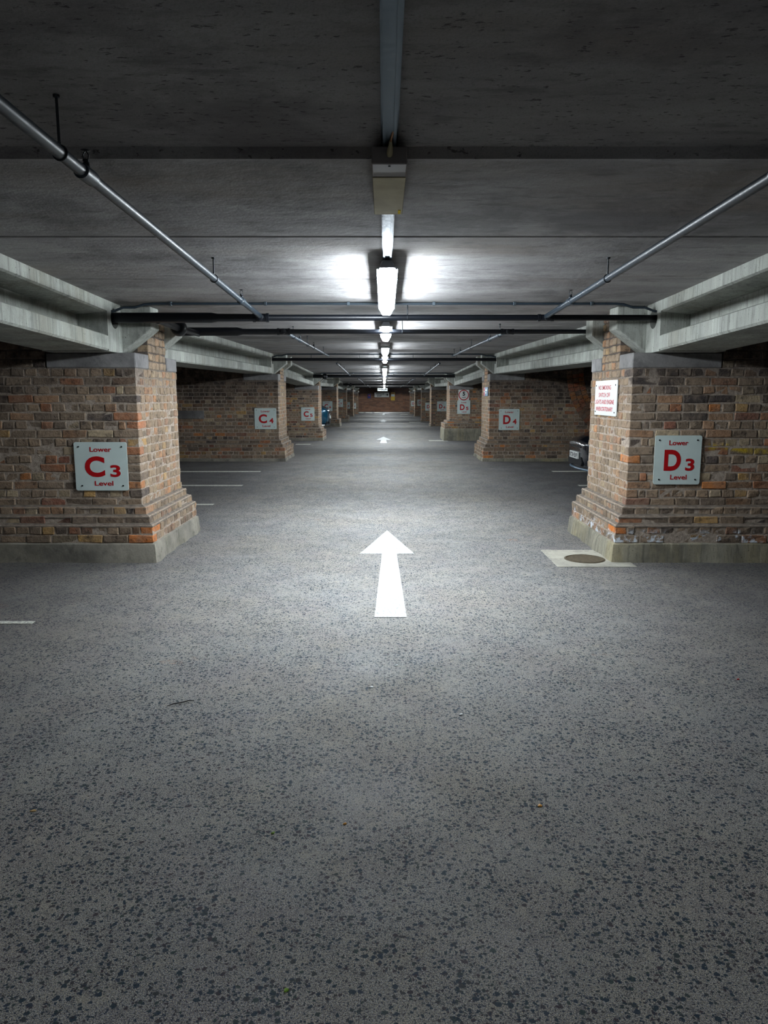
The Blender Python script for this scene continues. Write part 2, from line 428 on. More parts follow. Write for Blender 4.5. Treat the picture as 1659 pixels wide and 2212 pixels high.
for nm, s in (('wall_left', -1), ('wall_right', 1)):
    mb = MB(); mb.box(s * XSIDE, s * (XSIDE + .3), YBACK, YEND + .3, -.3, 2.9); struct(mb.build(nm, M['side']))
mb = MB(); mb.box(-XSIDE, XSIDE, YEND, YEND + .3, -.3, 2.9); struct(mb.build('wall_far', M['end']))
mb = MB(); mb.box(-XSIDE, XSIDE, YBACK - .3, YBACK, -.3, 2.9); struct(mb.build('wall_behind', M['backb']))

# ------------------------------------------------------------------ brick cross walls
PAL = [(srgb(136, 118, 100), 26), (srgb(152, 130, 108), 22), (srgb(118, 104, 92), 16), (srgb(156, 120, 92), 14), (srgb(164, 108, 76), 9),
       (srgb(194, 122, 66), 4), (srgb(186, 148, 92), 4), (srgb(72, 66, 66), 5), (srgb(134, 88, 72), 4), (srgb(176, 158, 130), 9)]
PALW = [w_ for _, w_ in PAL]
def brick_col(z, a, soot, side_face, row):
    c = random.choices(PAL, PALW)[0][0]
    k = random.uniform(.75, 1.2); c = tuple(x * k for x in c)
    if side_face:
        tn = srgb(176, 154, 126); c = tuple(.92 * (x * .6 + y * .4) for x, y in zip(c, tn))
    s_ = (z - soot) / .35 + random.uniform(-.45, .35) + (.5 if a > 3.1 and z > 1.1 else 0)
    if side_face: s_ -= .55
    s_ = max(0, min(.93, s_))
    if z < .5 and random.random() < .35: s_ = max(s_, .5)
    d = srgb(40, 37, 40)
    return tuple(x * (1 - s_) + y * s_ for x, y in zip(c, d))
CH = .0755
def cross_wall(row, s):
    Y0, xf, zf = ROWS[row], XF[row], zoff(ROWS[row])
    letter = 'D' if s > 0 else 'C'; Y1 = Y0 + THK
    where = {3: 'nearest the camera', 4: 'second along the aisle', 5: 'third along the aisle', 6: 'fourth along the aisle',
             7: 'fifth along the aisle', 8: 'sixth along the aisle', 9: 'last'}[row]
    t = thing('brick_pier', f"brick pier with the {letter} {row} sign, {where} on the {'right' if s > 0 else 'left'}",
              'pillar', (s * (xf + .6), Y0 + THK / 2, zf), 'brick piers along the aisle')
    fh = .17; bands = [(fh, .33, .12), (.33, .405, .085), (.405, .48, .045)]
    fo = .14
    if (row, s) == (5, 1): fh = .4; bands = [(.4, .56, .17), (.56, .64, .08)]; fo = .19
    elif row == 4: fh = .06; bands = [(.06, .28, .13), (.28, .36, .08), (.36, .44, .04)]
    elif row == 5: fh = .1; bands = [(.1, .32, .14), (.32, .42, .07)]
    elif row in (6, 7) and s < 0: fh = .16; bands = [(.16, .34, .12)]; fo = .13
    elif row >= 6: fh = .04; bands = [(.04, .12, .02)]; fo = .03
    ztop = ceil(Y0) - .41 - zf; zpad = ztop - .13; zc = ceil(Y0) - zf
    zshaft = bands[-1][1]
    xmax = 4.7 if row <= 4 else 3.3
    near = row == 3
    jit = .0045 if near else .0025
    # core
    core = MB()
    def cbox(a0, a1, y0, y1, z0, z1):
        core.cur = 0; b = len(core.f); core.box(s * a0, s * a1, y0, y1, zf + z0, zf + z1)
        core.m[b + 3] = 1           # rear face in plain brick pattern
        if a1 > 5: pass
    for z0, z1, o in bands: cbox(xf - o + .0045, XSIDE, Y0 - o + .0045, Y1 + o - .0045, z0 - .02, z1)
    cbox(xf + .0045, XSIDE, Y0 + .0045, Y1 - .0045, zshaft - .02, zpad)
    cbox(2.93, XSIDE, Y0 + .008, Y1 - .008, zpad, zc)
    cbox(xf + .008, 2.93, Y0 + .385, Y0 + .92, zpad, zc)
    core.build('mortar_core', [M['mortar'], M['backb']], t)
    # bricks
    bm_ = MB()
    z = fh; i = 0
    while z < zc - .02:
        z1 = min(z + CH, zc); h = z1 - z
        if h < .03: break
        zm = (z + z1) / 2; off = 0
        for b0, b1, o in bands:
            if b0 <= zm < b1: off = o
        top = zm > zpad
        par = i % 2
        dz0, dz1 = z + .005, z1 - .005
        # front face
        a = xf - off; first = True
        if top: a = 2.93
        yf = Y0 - off
        while a < xmax:
            if first: wd = (.215 if par == 0 else .1025) if not top else random.choice((.1, .215))
            elif par == 0: wd = .215
            else: wd = .1025
            if first is False and par == 1 and abs(a - (xf - off + .1125)) < .004: wd = .06
            wd *= random.uniform(.96, 1.04)
            pr = random.uniform(-.004, .004) if near else random.uniform(-.002, .003)
            bm_.col = brick_col(zm, a, zpad - (.5 if row == 4 else .3), False, row)
            if row == 3 and first and ((s < 0 and .17 < zm < .33) or (s > 0 and .24 < zm < .33)): bm_.col = srgb(214, 120, 40)
            bm_.rbox(s * (a + (pr if first and not top else 0)), s * (a + wd), yf + pr, yf + pr + (.1025 if par == 0 else .215), zf + dz0 + random.uniform(-.0015, .0015), zf + dz1 + random.uniform(-.0015, .0015), .006 if near else .005, jit)
            a += wd + .0105; first = False
        # aisle face
        if zm > zpad: yy, ye = Y0 + .385, Y0 + .92
        else: yy, ye = yf + (.1025 if par == 0 else .215) + .0105, Y1 + off
        while yy < ye - .03:
            wd = (.1025 if (par == 0 or row == 3 or random.random() < .5) else .215) * random.uniform(.95, 1.05)
            if yy + wd > ye: wd = ye - yy
            pr = random.uniform(-.004, .004) if near else random.uniform(-.002, .003)
            a0 = xf - off
            bm_.col = brick_col(zm, 0, zpad + .1, True, row)
            bm_.rbox(s * (a0 + pr), s * (a0 + pr + .1), yy, yy + wd, zf + dz0 + random.uniform(-.0015, .0015), zf + dz1 + random.uniform(-.0015, .0015), .006 if near else .005, jit)
            yy += wd + .0105
        z = z1; i += 1
        if abs(z - fh) > 0 and z < zshaft:   # snap courses to band tops
            for b0, b1, o in bands:
                if abs(z - b1) < CH * .5: z = b1
    bm_.build('brickwork', M['brick_y'] if (row, s) == (3, 1) else M['brick'], t)
    # sloped weathering on the plinth ledges
    lg = MB(); lg.cur = 0
    for k, (b0, b1, o) in enumerate(bands):
        o2 = bands[k + 1][2] if k + 1 < len(bands) else 0
        if o <= .03: continue
        e = .001
        for (pa, pb) in (((xf - o - e, Y0 - o - e), (xmax, Y0 - o - e)), ((xf - o - e, Y0 - o - e), (xf - o - e, Y1 + o + e))):
            if pb[0] == xmax:
                q = [(pa[0], pa[1]), (pb[0], pb[1]), (pb[0], Y0 - o2 + .01), (xf - o2 + .01, Y0 - o2 + .01)]
            else:
                q = [(pa[0], pa[1]), (pb[0], pb[1]), (xf - o2 + .01, Y1 + o2 - .01), (xf - o2 + .01, Y0 - o2 + .01)]
            zs = [b1 - .012, b1 - .012, b1 + .02, b1 + .02]
            vs = [(s * x, y_, zf + z_) for (x, y_), z_ in zip(q, zs)] + [(s * x, y_, zf + z_ - .007) for (x, y_), z_ in zip(q, zs)]
            lg.add(vs, [(0, 1, 2, 3), (7, 6, 5, 4), (0, 4, 5, 1), (1, 5, 6, 2), (2, 6, 7, 3), (3, 7, 4, 0)])
    if lg.f: lg.build('plinth_ledge', M['dirt'], t)
    # footing: irregular concrete kerb
    ft = MB(); L1, L2 = XSIDE, 0
    def fpt(seg, u, d, zz):
        if seg == 0: x, y_ = XSIDE + (xf - fo + d - XSIDE) * u, Y0 - fo + d
        elif seg == 1: x, y_ = xf - fo + d, (Y0 - fo + d) + (THK + 2 * fo - 2 * d) * u
        else: x, y_ = xf - fo + d + (XSIDE - (xf - fo + d)) * u, Y1 + fo - d
        return (s * x, y_, zf + zz)
    for seg, n in ((0, 46), (1, 14), (2, 20)):
        rows_ = []
        for k in range(n + 1):
            wv_ = 0 if k in (0, n) else .010 * math.sin(k * 1.7 + row) + .008 * math.sin(k * .6 + 2 * s)
            rows_.append([fpt(seg, k / n, d, zz) for d, zz in ((-.012 + wv_, -.02), (-.004 + wv_, fh * .35), (wv_ * .5, fh * .75), (.006, fh * .95), (.018, fh + wv_ * .3), (.17, fh + .002))])
        for r0, r1 in zip(rows_, rows_[1:]):
            for k in range(len(r0) - 1): ft.face([r0[k], r1[k], r1[k + 1], r0[k + 1]])
    ft.build('footing', M['mossy'] if (row, s) in ((3, 1), (5, 1), (4, 1)) else M['foot'], t, weld=True, smooth=True)
    # padstones
    for k, (y0, y1) in enumerate(((Y0 - .004, Y0 + .37), (Y0 + .93, Y1 + .004))):
        pb = MB(); pb.rbox(s * (xf - .004), s * 2.92, y0, y1, zf + zpad, zf + ztop, .008, .001)
        pb.build('padstone', M['pad'], t)
    return t
for row in ROWS:
    for s in (-1, 1): cross_wall(row, s)

# ------------------------------------------------------------------ precast beams
XI, XW, XO, XH = 2.3, 2.55, 2.86, 2.04
def hole_face(mb, s, a, y0, y1, zb0, zb1, zt0, zt1, cy, cz, ry, rz, depth):
    """aisle-side face of an end block with an oval opening through it"""
    n = 32; outer = []; inner = []
    for k in range(n):
        t = 2 * math.pi * (k + .5) / n; c_, s_ = math.cos(t), math.sin(t)
        inner.append((cy + ry * c_, cz + rz * s_))
        ts = []
        if c_ > 1e-9: ts.append((y1 - cy) / c_)
        if c_ < -1e-9: ts.append((y0 - cy) / c_)
        if s_ > 1e-9: ts.append((zt0 - cz) / s_)
        if s_ < -1e-9: ts.append((zb0 - cz) / s_)
        tt = min(q for q in ts if q > 0); outer.append((cy + tt * c_, cz + tt * s_))
    corners = {}
    for k in range(n):
        k2 = (k + 1) % n
        mb.face([(s * a, *outer[k]), (s * a, *outer[k2]), (s * a, *inner[k2]), (s * a, *inner[k])])
        for cyy in (y0, y1):
            for czz in (zb0, zt0):
                on = lambda p: abs(p[0] - cyy) < 1e-6; on2 = lambda p: abs(p[1] - czz) < 1e-6
                if (on(outer[k]) and on2(outer[k2])) or (on2(outer[k]) and on(outer[k2])):
                    mb.face([(s * a, *outer[k]), (s * a, cyy, czz), (s * a, *outer[k2])])
        mb.face([(s * a, *inner[k]), (s * a, *inner[k2]), (s * (a + depth), *inner[k2]), (s * (a + depth), *inner[k])])
    b = mb.cur; mb.cur = 1
    mb.face([(s * (a + depth), *p) for p in inner]); mb.cur = b
def beam(s, ra, rb):
    """beam from the rear of row ra (None: from the back wall) to the front of row rb (None: to the end wall)"""
    ya = ROWS[ra] + THK - .1 if ra else YBACK
    yb = ROWS[rb] if rb else YEND
    nm = 'D' if s > 0 else 'C'; sd = 'right' if s > 0 else 'left'
    if ra is None: lab = f'pale concrete beam coming overhead from the camera to the {nm} 3 pier, {sd} side'
    elif rb is None: lab = f'pale concrete beam from the {nm} 9 pier to the end wall, {sd} side'
    else: lab = f'pale concrete ledge beam spanning from the {nm} {ra} pier to the {nm} {rb} pier'
    t = thing('concrete_beam', lab, 'beam', (s * 2.5, (ya + yb) / 2, ceil((ya + yb) / 2) - .41), 'precast beams along the aisle')
    e0 = ya if ra is None else ROWS[ra] + THK + .22
    e1 = yb if rb is None else yb - .19
    body = MB()
    st = [e0] + [q for q in (3, 6, 10, 12, 14, 20, 22, 29, 33.5, 36, 39, 47, 51.5, 56, 65) if e0 + .3 < q < e1 - .3] + [e1]
    sec = [(XI, .0), (XI, -.085), (XI + .02, -.095), (XW, -.115), (XW, -.26), (XI + .03, -.275), (XI, -.29), (XI, -.395), (XI + .015, -.41),
           (XO - .015, -.41), (XO, -.395), (XO, -.28), (XO - .2, -.26), (XO - .2, -.1), (XO, -.085), (XO, 0)]
    n = len(sec)
    vs = [(s * a, y_, ceil(y_) + z_ + (.01 if z_ == 0 else 0)) for y_ in st for a, z_ in sec]
    fs = [(i * n + k, i * n + (k + 1) % n, (i + 1) * n + (k + 1) % n, (i + 1) * n + k) for i in range(len(st) - 1) for k in range(n)]
    body.add(vs, fs + [tuple(range(n)), tuple(range((len(st) - 1) * n, len(st) * n))])
    body.build('beam_body', M['beam'], t)
    def end(yblk0, yblk1, yh0, yh1, cy):
        eb = MB(); zt = ceil((yblk0 + yblk1) / 2); zb = zt - .41
        hole_face(eb, s, XI, yblk0, yblk1, zb, 0, zt + .01, 0, cy, zt - .13, .088, .082, .3)
        A = lambda a, y_, z_: (s * a, y_, z_)
        eb.face([A(XI, yblk0, zb), A(XO, yblk0, zb), A(XO, yblk0, zt + .01), A(XI, yblk0, zt + .01)])
        eb.face([A(XI, yblk1, zb), A(XO, yblk1, zb), A(XO, yblk1, zt + .01), A(XI, yblk1, zt + .01)])
        eb.face([A(XI, yblk0, zb), A(XO, yblk0, zb), A(XO, yblk1, zb), A(XI, yblk1, zb)])
        eb.face([A(XO, yblk0, zb), A(XO, yblk1, zb), A(XO, yblk1, zt + .01), A(XO, yblk0, zt + .01)])
        eb.build('end_block', [M['beam'], M['hole']], t)
        hb = MB(); poly = [(XI + .02, zb - .0), (XO, zb), (XO, zt + .01), (XH, zt - .005), (XH, zt - .19), (XH + .005, zt - .2)]
        hb.prism(poly, lambda p, q, y_: (s * p, y_, q), yh0, yh1)
        h_ = hb.build('haunch', M['beam'], t)
        bv = h_.modifiers.new('soft_edges', 'BEVEL'); bv.width = .008; bv.segments = 2
    if rb: end(yb - .19, yb + .14, yb + .14, yb + .375, yb - .02)
    if ra: end(ROWS[ra] + 1.16, ROWS[ra] + 1.5, ROWS[ra] + .925, ROWS[ra] + 1.16, ROWS[ra] + 1.36)
seq = [None, 3, 4, 5, 6, 7, 8, 9, None]
for a, b in zip(seq, seq[1:]):
    for s in (-1, 1): beam(s, a, b)

# ------------------------------------------------------------------ lettering
_tc = {}
def text_mesh(txt, bold=.018):
    if (txt, bold) in _tc: return _tc[txt, bold]
    cu = bpy.data.curves.new('lettering', 'FONT'); cu.body = txt; cu.size = 1; cu.offset = bold; cu.resolution_u = 5
    o = bpy.data.objects.new('lettering', cu); C.objects.link(o)
    dg = bpy.context.evaluated_depsgraph_get(); dg.update()
    me = bpy.data.meshes.new_from_object(o.evaluated_get(dg))
    vs = [(v.co.x, v.co.y) for v in me.vertices]; fs = [tuple(p.vertices) for p in me.polygons]
    bpy.data.objects.remove(o); bpy.data.curves.remove(cu); bpy.data.meshes.remove(me)
    x0 = min(v[0] for v in vs); x1 = max(v[0] for v in vs); y0 = min(v[1] for v in vs); y1 = max(v[1] for v in vs)
    vs = [((x - x0) / (x1 - x0), (y - y0) / (y1 - y0)) for x, y in vs]
    _tc[txt, bold] = (vs, fs); return vs, fs
class Plane:
    def __init__(s, o, u, n, w_, h): s.o = Vector(o); s.u = Vector(u); s.n = Vector(n); s.w = w_; s.h = h   # o = bottom left of the plate on the wall
    def p(s, x, y, d): return s.o + s.u * (x * s.w) + Vector((0, 0, y * s.h)) + s.n * d
    def text(s, mb, txt, x0, x1, y0, y1, d, bold=.018):
        vs, fs = text_mesh(txt, bold)
        mb.add([s.p(x0 + (x1 - x0) * a, y0 + (y1 - y0) * b, d) for a, b in vs], fs)
    def plate(s, mb, d0, d1, rad=.02, x0=0, x1=1, y0=0, y1=1):
        W, H = (x1 - x0) * s.w, (y1 - y0) * s.h; r = min(rad, W / 2, H / 2); pts = []
        for cx, cy, a0 in ((W - r, H - r, 0), (r, H - r, 90), (r, r, 180), (W - r, r, 270)):
            for k in range(5):
                a = math.radians(a0 + 22.5 * k); pts.append((x0 + (cx + r * math.cos(a)) / s.w, y0 + (cy + r * math.sin(a)) / s.h))
        n = len(pts)
        mb.add([s.p(x, y, d0) for x, y in pts] + [s.p(x, y, d1) for x, y in pts],
               [tuple(range(n))[::-1], tuple(range(n, 2 * n))] + [(i, (i + 1) % n, (i + 1) % n + n, i + n) for i in range(n)])
    def disc(s, mb, cx, cy, r, d0, d1, n=12, r_in=None):
        P = lambda rr, k, d: s.p(cx + rr * math.cos(2 * math.pi * k / n) / s.w, cy + rr * math.sin(2 * math.pi * k / n) / s.h, d)
        if r_in is None:
            mb.add([P(r, k, d0) for k in range(n)] + [P(r, k, d1) for k in range(n)], [tuple(range(n, 2 * n))] + [(i, (i + 1) % n, (i + 1) % n + n, i + n) for i in range(n)])
        else:
            mb.add([P(r, k, d1) for k in range(n)] + [P(r_in, k, d1) for k in range(n)], [(i, (i + 1) % n, (i + 1) % n + n, i + n) for i in range(n)])
def wall_plane(u0, u1, v0, v1, Y):
    a = at_y(u0, v1, Y); b = at_y(u1, v0, Y)
    return Plane(a, (1, 0, 0), (0, -1, 0), b.x - a.x, b.z - a.z)
def level_sign(letter, row, px):
    Y = ROWS[row] - .012
    pl = wall_plane(*px, Y); s = 1 if letter == 'D' else -1
    sd = 'right' if s > 0 else 'left'
    t = thing('level_sign', f'pale square sign reading Lower Level {letter} {row} in red on the {sd} brick pier', 'sign', pl.p(.5, 0, 0), 'lower level bay signs')
    mb = MB(); pl.plate(mb, -.004, .004, .018); mb.build('sign_plate', M['plate'], t)
    mb = MB(); d = .0055
    pl.text(mb, 'Lower', .30, .71, .80, .90, d, .02); pl.text(mb, 'Level', .36, .715, .10, .20, d, .02)
    pl.text(mb, letter, .19 if letter == 'C' else .21, .57, .28, .71, d, .035); pl.text(mb, str(row), .67, .865, .28, .53, d, .03)
    mb.build('lettering', M['red'], t)
    if row <= 5:
        for cx, cy in ((.09, .905), (.905, .905), (.12, .1), (.9, .1)):
            mb = MB(); pl.disc(mb, cx, cy, .007, .003, .008); mb.build('screw', M['dkmetal'], t)
for row, px in {3: (165.5, 273, 955, 1059.5), 4: (550.5, 596.7, 881.6, 927), 5: (650.8, 679, 880, 908.6), 6: (697, 718, 866.8, 888),
                7: (724, 740.8, 862, 879), 8: (742, 756, 868.6, 882.7), 9: (757, 769, 870.7, 882.8)}.items(): level_sign('C', row, px)
for row, px in {3: (1410, 1517, 940.6, 1046.3), 4: (1077, 1122.6, 883.4, 929), 5: (987.5, 1016, 865, 894), 6: (944, 965, 867, 888.5),
                7: (918.5, 935.5, 870, 887), 8: (901.4, 915, 863, 876.7), 9: (888, 900, 866, 877.6)}.items(): level_sign('D', row, px)
# speed limit above D 5
pl = wall_plane(990, 1013.7, 842, 864.6, ROWS[5] - .012)
t = thing('speed_limit_sign', 'white square sign with red ring reading 5 mph above the D 5 sign', 'sign', pl.p(.5, 0, 0))
mb = MB(); pl.plate(mb, -.004, .004, .008); mb.build('sign_plate', M['whiteplate'], t)
mb = MB(); pl.disc(mb, .5, .5, pl.w * .48, 0, .006, 40, pl.w * .40); mb.build('red_ring', M['red'], t)
mb = MB(); pl.text(mb, '5', .39, .62, .42, .82, .006, .05); mb.build('numeral', M['ink'], t)
mb = MB(); pl.text(mb, 'mph', .32, .68, .2, .34, .006, .03); mb.build('lettering', M['ink'], t)
# no smoking sign on the aisle face of the D 3 pier
pl = Plane((XF[3] - .012, 7.58, 1.264), (0, -1, 0), (-1, 0, 0), .71, .334)
t = thing('no_smoking_sign', 'white sign with faded red words on the aisle face of the nearest right pier', 'sign', pl.p(.5, 0, 0))
mb = MB(); pl.plate(mb, -.004, .004, .012); mb.build('sign_plate', M['whiteplate'], t)
mb = MB()
pl.text(mb, 'NO SMOKING', .17, .74, .735, .86, .0055, .01); pl.text(mb, 'SWITCH OFF', .19, .71, .525, .65, .0055, .01)
pl.text(mb, 'LIGHTS AND ENGINE', .04, .89, .325, .45, .0055, .01); pl.text(mb, 'WHEN STATIONARY', .07, .85, .12, .245, .0055, .01)
mb.build('lettering', M['redl'], t)
for cx, cy in ((.05, .86), (.93, .86), (.05, .1), (.92, .1)):
    mb = MB(); pl.disc(mb, cx, cy, .007, .003, .008); mb.build('screw', M['dkmetal'], t)
# small blue notice on the aisle face of D 4
a = XF[4] - .012; z1 = HC + .185; z0 = HC - .0
pl = Plane((a, 16.42, z0), (0, -1, 0), (-1, 0, 0), .62, z1 - z0)
t = thing('blue_notice', 'small blue notice with an orange end strip on the D 4 pier', 'sign', pl.p(.5, 0, 0))
mb = MB(); pl.plate(mb, -.004, .004, .012); mb.build('notice_plate', M['blue'], t)
mb = MB(); pl.plate(mb, .004, .006, .004, .02, .26, .03, .97); mb.build('orange_strip', M['redl'], t)
mb = MB(); pl.plate(mb, .0045, .006, .002, .36, .85, .55, .76); pl.plate(mb, .0045, .006, .002, .36, .66, .28, .46); pl.plate(mb, .006, .007, .002, .04, .22, .45, .56)
mb.build('pale_patches', M['plate'], t)
# end wall signs
Ye = YEND - .03
pl = wall_plane(809, 840.6, 848, 858, Ye)
t = thing('vehicle_exit_sign', 'long white sign reading vehicle exit with a right arrow on the end wall', 'sign', pl.p(.5, 0, 0))
mb = MB(); pl.plate(mb, -.01, .01, .02); mb.build('sign_plate', M['whiteplate'], t)
mb = MB(); pl.text(mb, 'VEHICLE', .07, .66, .58, .92, .012, .03); pl.text(mb, 'EXIT', .19, .5, .12, .46, .012, .03)
mb.build('lettering', M['ink'], t); mb = MB()
mb.add([pl.p(x, y_, .012) for x, y_ in ((.77, .45), (.77, .58), (.86, .58), (.84, .74), (.89, .74), (.95, .515), (.89, .29), (.84, .29), (.86, .45))], [tuple(range(9))])
mb.build('arrow', M['ink'], t)
pl = wall_plane(815.5, 837, 838, 844.8, 67.5)
t = thing('hanging_sign', 'white sign reading theater hung from the ceiling above the vehicle exit sign', 'sign', pl.p(.5, 0, 0))
mb = MB(); pl.plate(mb, -.03, .0, .01); mb.build('sign_plate', M['whiteplate'], t)
mb = MB(); pl.text(mb, 'THEATER', .07, .93, .2, .78, .003, .03); mb.build('lettering', M['ink'], t)
for q in (.1, .9):
    mb = MB(); p0 = pl.p(q, .98, -.015); mb.tube([p0, (p0.x, p0.y, ceil(67.5))], .01, 8); mb.build('hanger_rod', M['dkmetal'], t)
pl = wall_plane(794, 801, 851, 860.5, Ye)
t = thing('blue_sign', 'small dark blue sign on the end wall left of the exit sign', 'sign', pl.p(.5, 0, 0))
mb = MB(); pl.plate(mb, -.01, .01, .01); mb.build('sign_plate', M['navy'], t)
mb = MB(); pl.disc(mb, .5, .62, pl.w * .18, .01, .012, 20); mb.build('pale_dot', M['redl'], t)
pl = wall_plane(844.4, 853, 848, 865, Ye)
t = thing('yellow_notice', 'tall yellow notice with a pale middle band right of the exit sign', 'sign', pl.p(.5, 0, 0))
mb = MB(); pl.plate(mb, -.01, .01, .01); mb.build('sign_plate', plain('notice_yellow', srgb(205, 165, 20), .5), t)
mb = MB(); pl.plate(mb, .01, .012, .005, .06, .94, .5, .78); mb.build('pale_band', M['plate'], t)
mb = MB(); pl.plate(mb, .01, .012, .005, .06, .94, .82, .97); mb.build('brown_band', plain('notice_brown', srgb(110, 76, 20), .5), t)

# ------------------------------------------------------------------ lamps and trunking
LX = .02
trk = MB()
sts = [-3, 0, 3.0, 3.03, 6.5, 7.8, 10, 12, 15.6, 16.9, 20, 24.5, 29, 33.5, 36, 42.5, 47, 51.5, 56, 60, 67]
def trunk_z(y): return ceil(y) + (.035 if y <= 3.0 else 0)
for a, b in zip(sts, sts[1:]):
    for sec in ([(-.0245, 0), (-.0245, -.036), (-.014, -.036), (-.014, -.030), (.014, -.030), (.014, -.036), (.0245, -.036), (.0245, 0)],
                [(-.031, 0), (-.031, -.008), (-.0245, -.008), (-.0245, 0)], [(.031, 0), (.031, -.008), (.0245, -.008), (.0245, 0)]):
        n = len(sec)
        trk.add([(LX + x, a, trunk_z(a) + z_) for x, z_ in sec] + [(LX + x, b, trunk_z(b) + z_) for x, z_ in sec],
                [(i, (i + 1) % n, (i + 1) % n + n, i + n) for i in range(n)] + [tuple(range(n))[::-1], tuple(range(n, 2 * n))])
tr = trk.build('cable_trunking', M['zinc'], loc=(LX, 3, ceil(3)))
tag(tr, 'long galvanised trunking rail down the middle of the ceiling carrying every lamp', 'rail')
ordinal = {}
def batten(y0, L, label, em='emit'):
    y1 = y0 + L; zt = min(ceil(y0), ceil(y1)) - .036
    sl = (ceil(y1) - ceil(y0)) / L
    P = lambda x, y_, z_: (LX + x, y_, zt + z_ + sl * (y_ - y0) + (0 if sl > 0 else -sl * L * 0))
    if sl < 0: zt = ceil(y0) - .036
    t = thing('ceiling_lamp', label, 'lamp', (LX, (y0 + y1) / 2, zt - .09), 'lit batten lamps on the ceiling rail')
    h = MB(); sec = [(-.034, 0), (-.046, -.030), (-.065, -.0445), (.065, -.0445), (.046, -.030), (.034, 0)]
    h.prism(sec, lambda x, z_, y_: P(x, y_, z_), y0, y1); h.build('housing', M['housing'], t)
    e = MB(); sec = [(-.059, -.046), (-.045, -.070), (-.038, -.086), (-.028, -.096), (.028, -.096), (.038, -.086), (.045, -.070), (.059, -.046)]
    e.prism(sec, lambda x, z_, y_: P(x, y_, z_), y0 + .004, y1 - .004); e.build('diffuser', M[em], t)
    hs_ = [(-.034, -.002), (-.046, -.030), (-.060, -.0445), (-.058, -.052), (.058, -.052), (.060, -.0445), (.046, -.030), (.034, -.002)]; n = len(hs_)
    for a, b, ka, kb in ((y0 - .05, y0 + .003, .78, .98), (y1 - .003, y1 + .05, .98, .78)):
        c_ = MB()
        c_.add([P(x * ka, a, z_ * (.9 if ka < .9 else 1)) for x, z_ in hs_] + [P(x * kb, b, z_ * (.9 if kb < .9 else 1)) for x, z_ in hs_],
               [(i, (i + 1) % n, (i + 1) % n + n, i + n) for i in range(n)] + [tuple(range(n))[::-1], tuple(range(n, 2 * n))])
        c_.build('end_cap', M['housing'], t)
    if y0 < 13:
        for q in (.2, .5, .8):
            for sx in (-1, 1):
                c_ = MB(); yy = y0 + L * q; p = P(sx * .059, yy, -.03)
                c_.box(p[0], p[0] + sx * .008, yy - .012, yy + .012, p[2] - .02, p[2] + .008); c_.build('clip', M['zinc'], t)
far_l = [(4.68, 1.6, 'nearest lit white batten lamp, the largest bright one', 'emit'),
         (7.75, 1.6, 'second lit batten lamp along the rail, seen just under the second black pipe', 'emit'),
         (11.9, 1.9, 'third lit batten lamp along the rail, just before the D 4 pier', 'emit_far'),
         (15.2, 1.9, 'fourth lit batten lamp along the rail, beside the D 4 pier', 'emit_far')]
for k, (y0, nm) in enumerate(((20.3, 'fifth'), (22.6, 'sixth'), (25.6, 'seventh'), (28.6, 'eighth'), (33.6, 'ninth'), (38, 'tenth'), (45, 'eleventh'), (51, 'twelfth'), (57, 'thirteenth'))):
    far_l.append((y0, 1.8, f'{nm} lit batten lamp along the rail, counting from the camera', 'emit_far'))
far_l.append((65.0, 1.8, 'last lit batten lamp along the rail, right at the hanging sign', 'emit'))
for y0, L, lab, em in far_l: batten(y0, L, lab, em)
batten(-2.9, 1.6, 'dim batten lamp added on the rail behind the camera', 'emit_dim')  # unseen lamp, added to brighten the foreground floor
def dead_box(y0, L, label, detail):
    y1 = y0 + L; zt = trunk_z(y0 if y0 > 3.03 else 3.03) - .036; wd = .066
    if y0 < 3.03: zt = trunk_z(2.9) - .036 - .012
    t = thing('emergency_light_box', label, 'lamp', (LX, (y0 + y1) / 2, zt - .05), None)
    b = MB(); b.rbox(LX - wd, LX + wd, y0, y1, zt - .05, zt + .012, .004); b.build('housing', M['boxgrey'] if detail else M['boxdark'], t)
    b = MB(); b.rbox(LX - wd + .001, LX + wd - .001, y0 + .16, y1 + .001, zt - .054, zt - .0495, .002); b.build('diffuser', M['cream'] if detail else M['boxdark'], t)
    if detail:
        b = MB(); pts = []
        b.tube([(LX + .004, y0 - .055, zt + .012), (LX + .003, y0 - .03, zt - .002), (LX + .001, y0 - .012, zt - .012), (LX + .001, y0 + .002, zt - .018)], [.005, .009, .0115, .0105], 16)
        g = b.build('cable_gland', M['cream'], t, smooth=True)
        b = MB(); b.tube([(LX + .01, y0 - .135, zt + .03), (LX + .012, y0 - .11, zt + .024), (LX + .006, y0 - .07, zt + .016), (LX + .004, y0 - .05, zt + .01)], .0042, 10)
        b.build('cable', M['cable'], t, smooth=True)
        b = MB(); b.box(LX + .044, LX + .056, y1 - .085, y1 - .02, zt - .0556, zt - .0538); b.build('yellow_sticker', M['yellow'], t)
        b = MB(); b.tube([(LX, y0 + .025, zt - .0495), (LX, y0 + .025, zt - .0515)], .0045, 12); b.build('screw', M['hole'], t)
    return t
dead_box(2.89, .75, 'unlit cream light box with a brown cable, hanging nearest the camera', True)
dead_box(10.3, .75, 'small unlit box between the second and third lit lamps', False)
dead_box(18.8, .75, 'small unlit box between the fourth and fifth lit lamps', False)

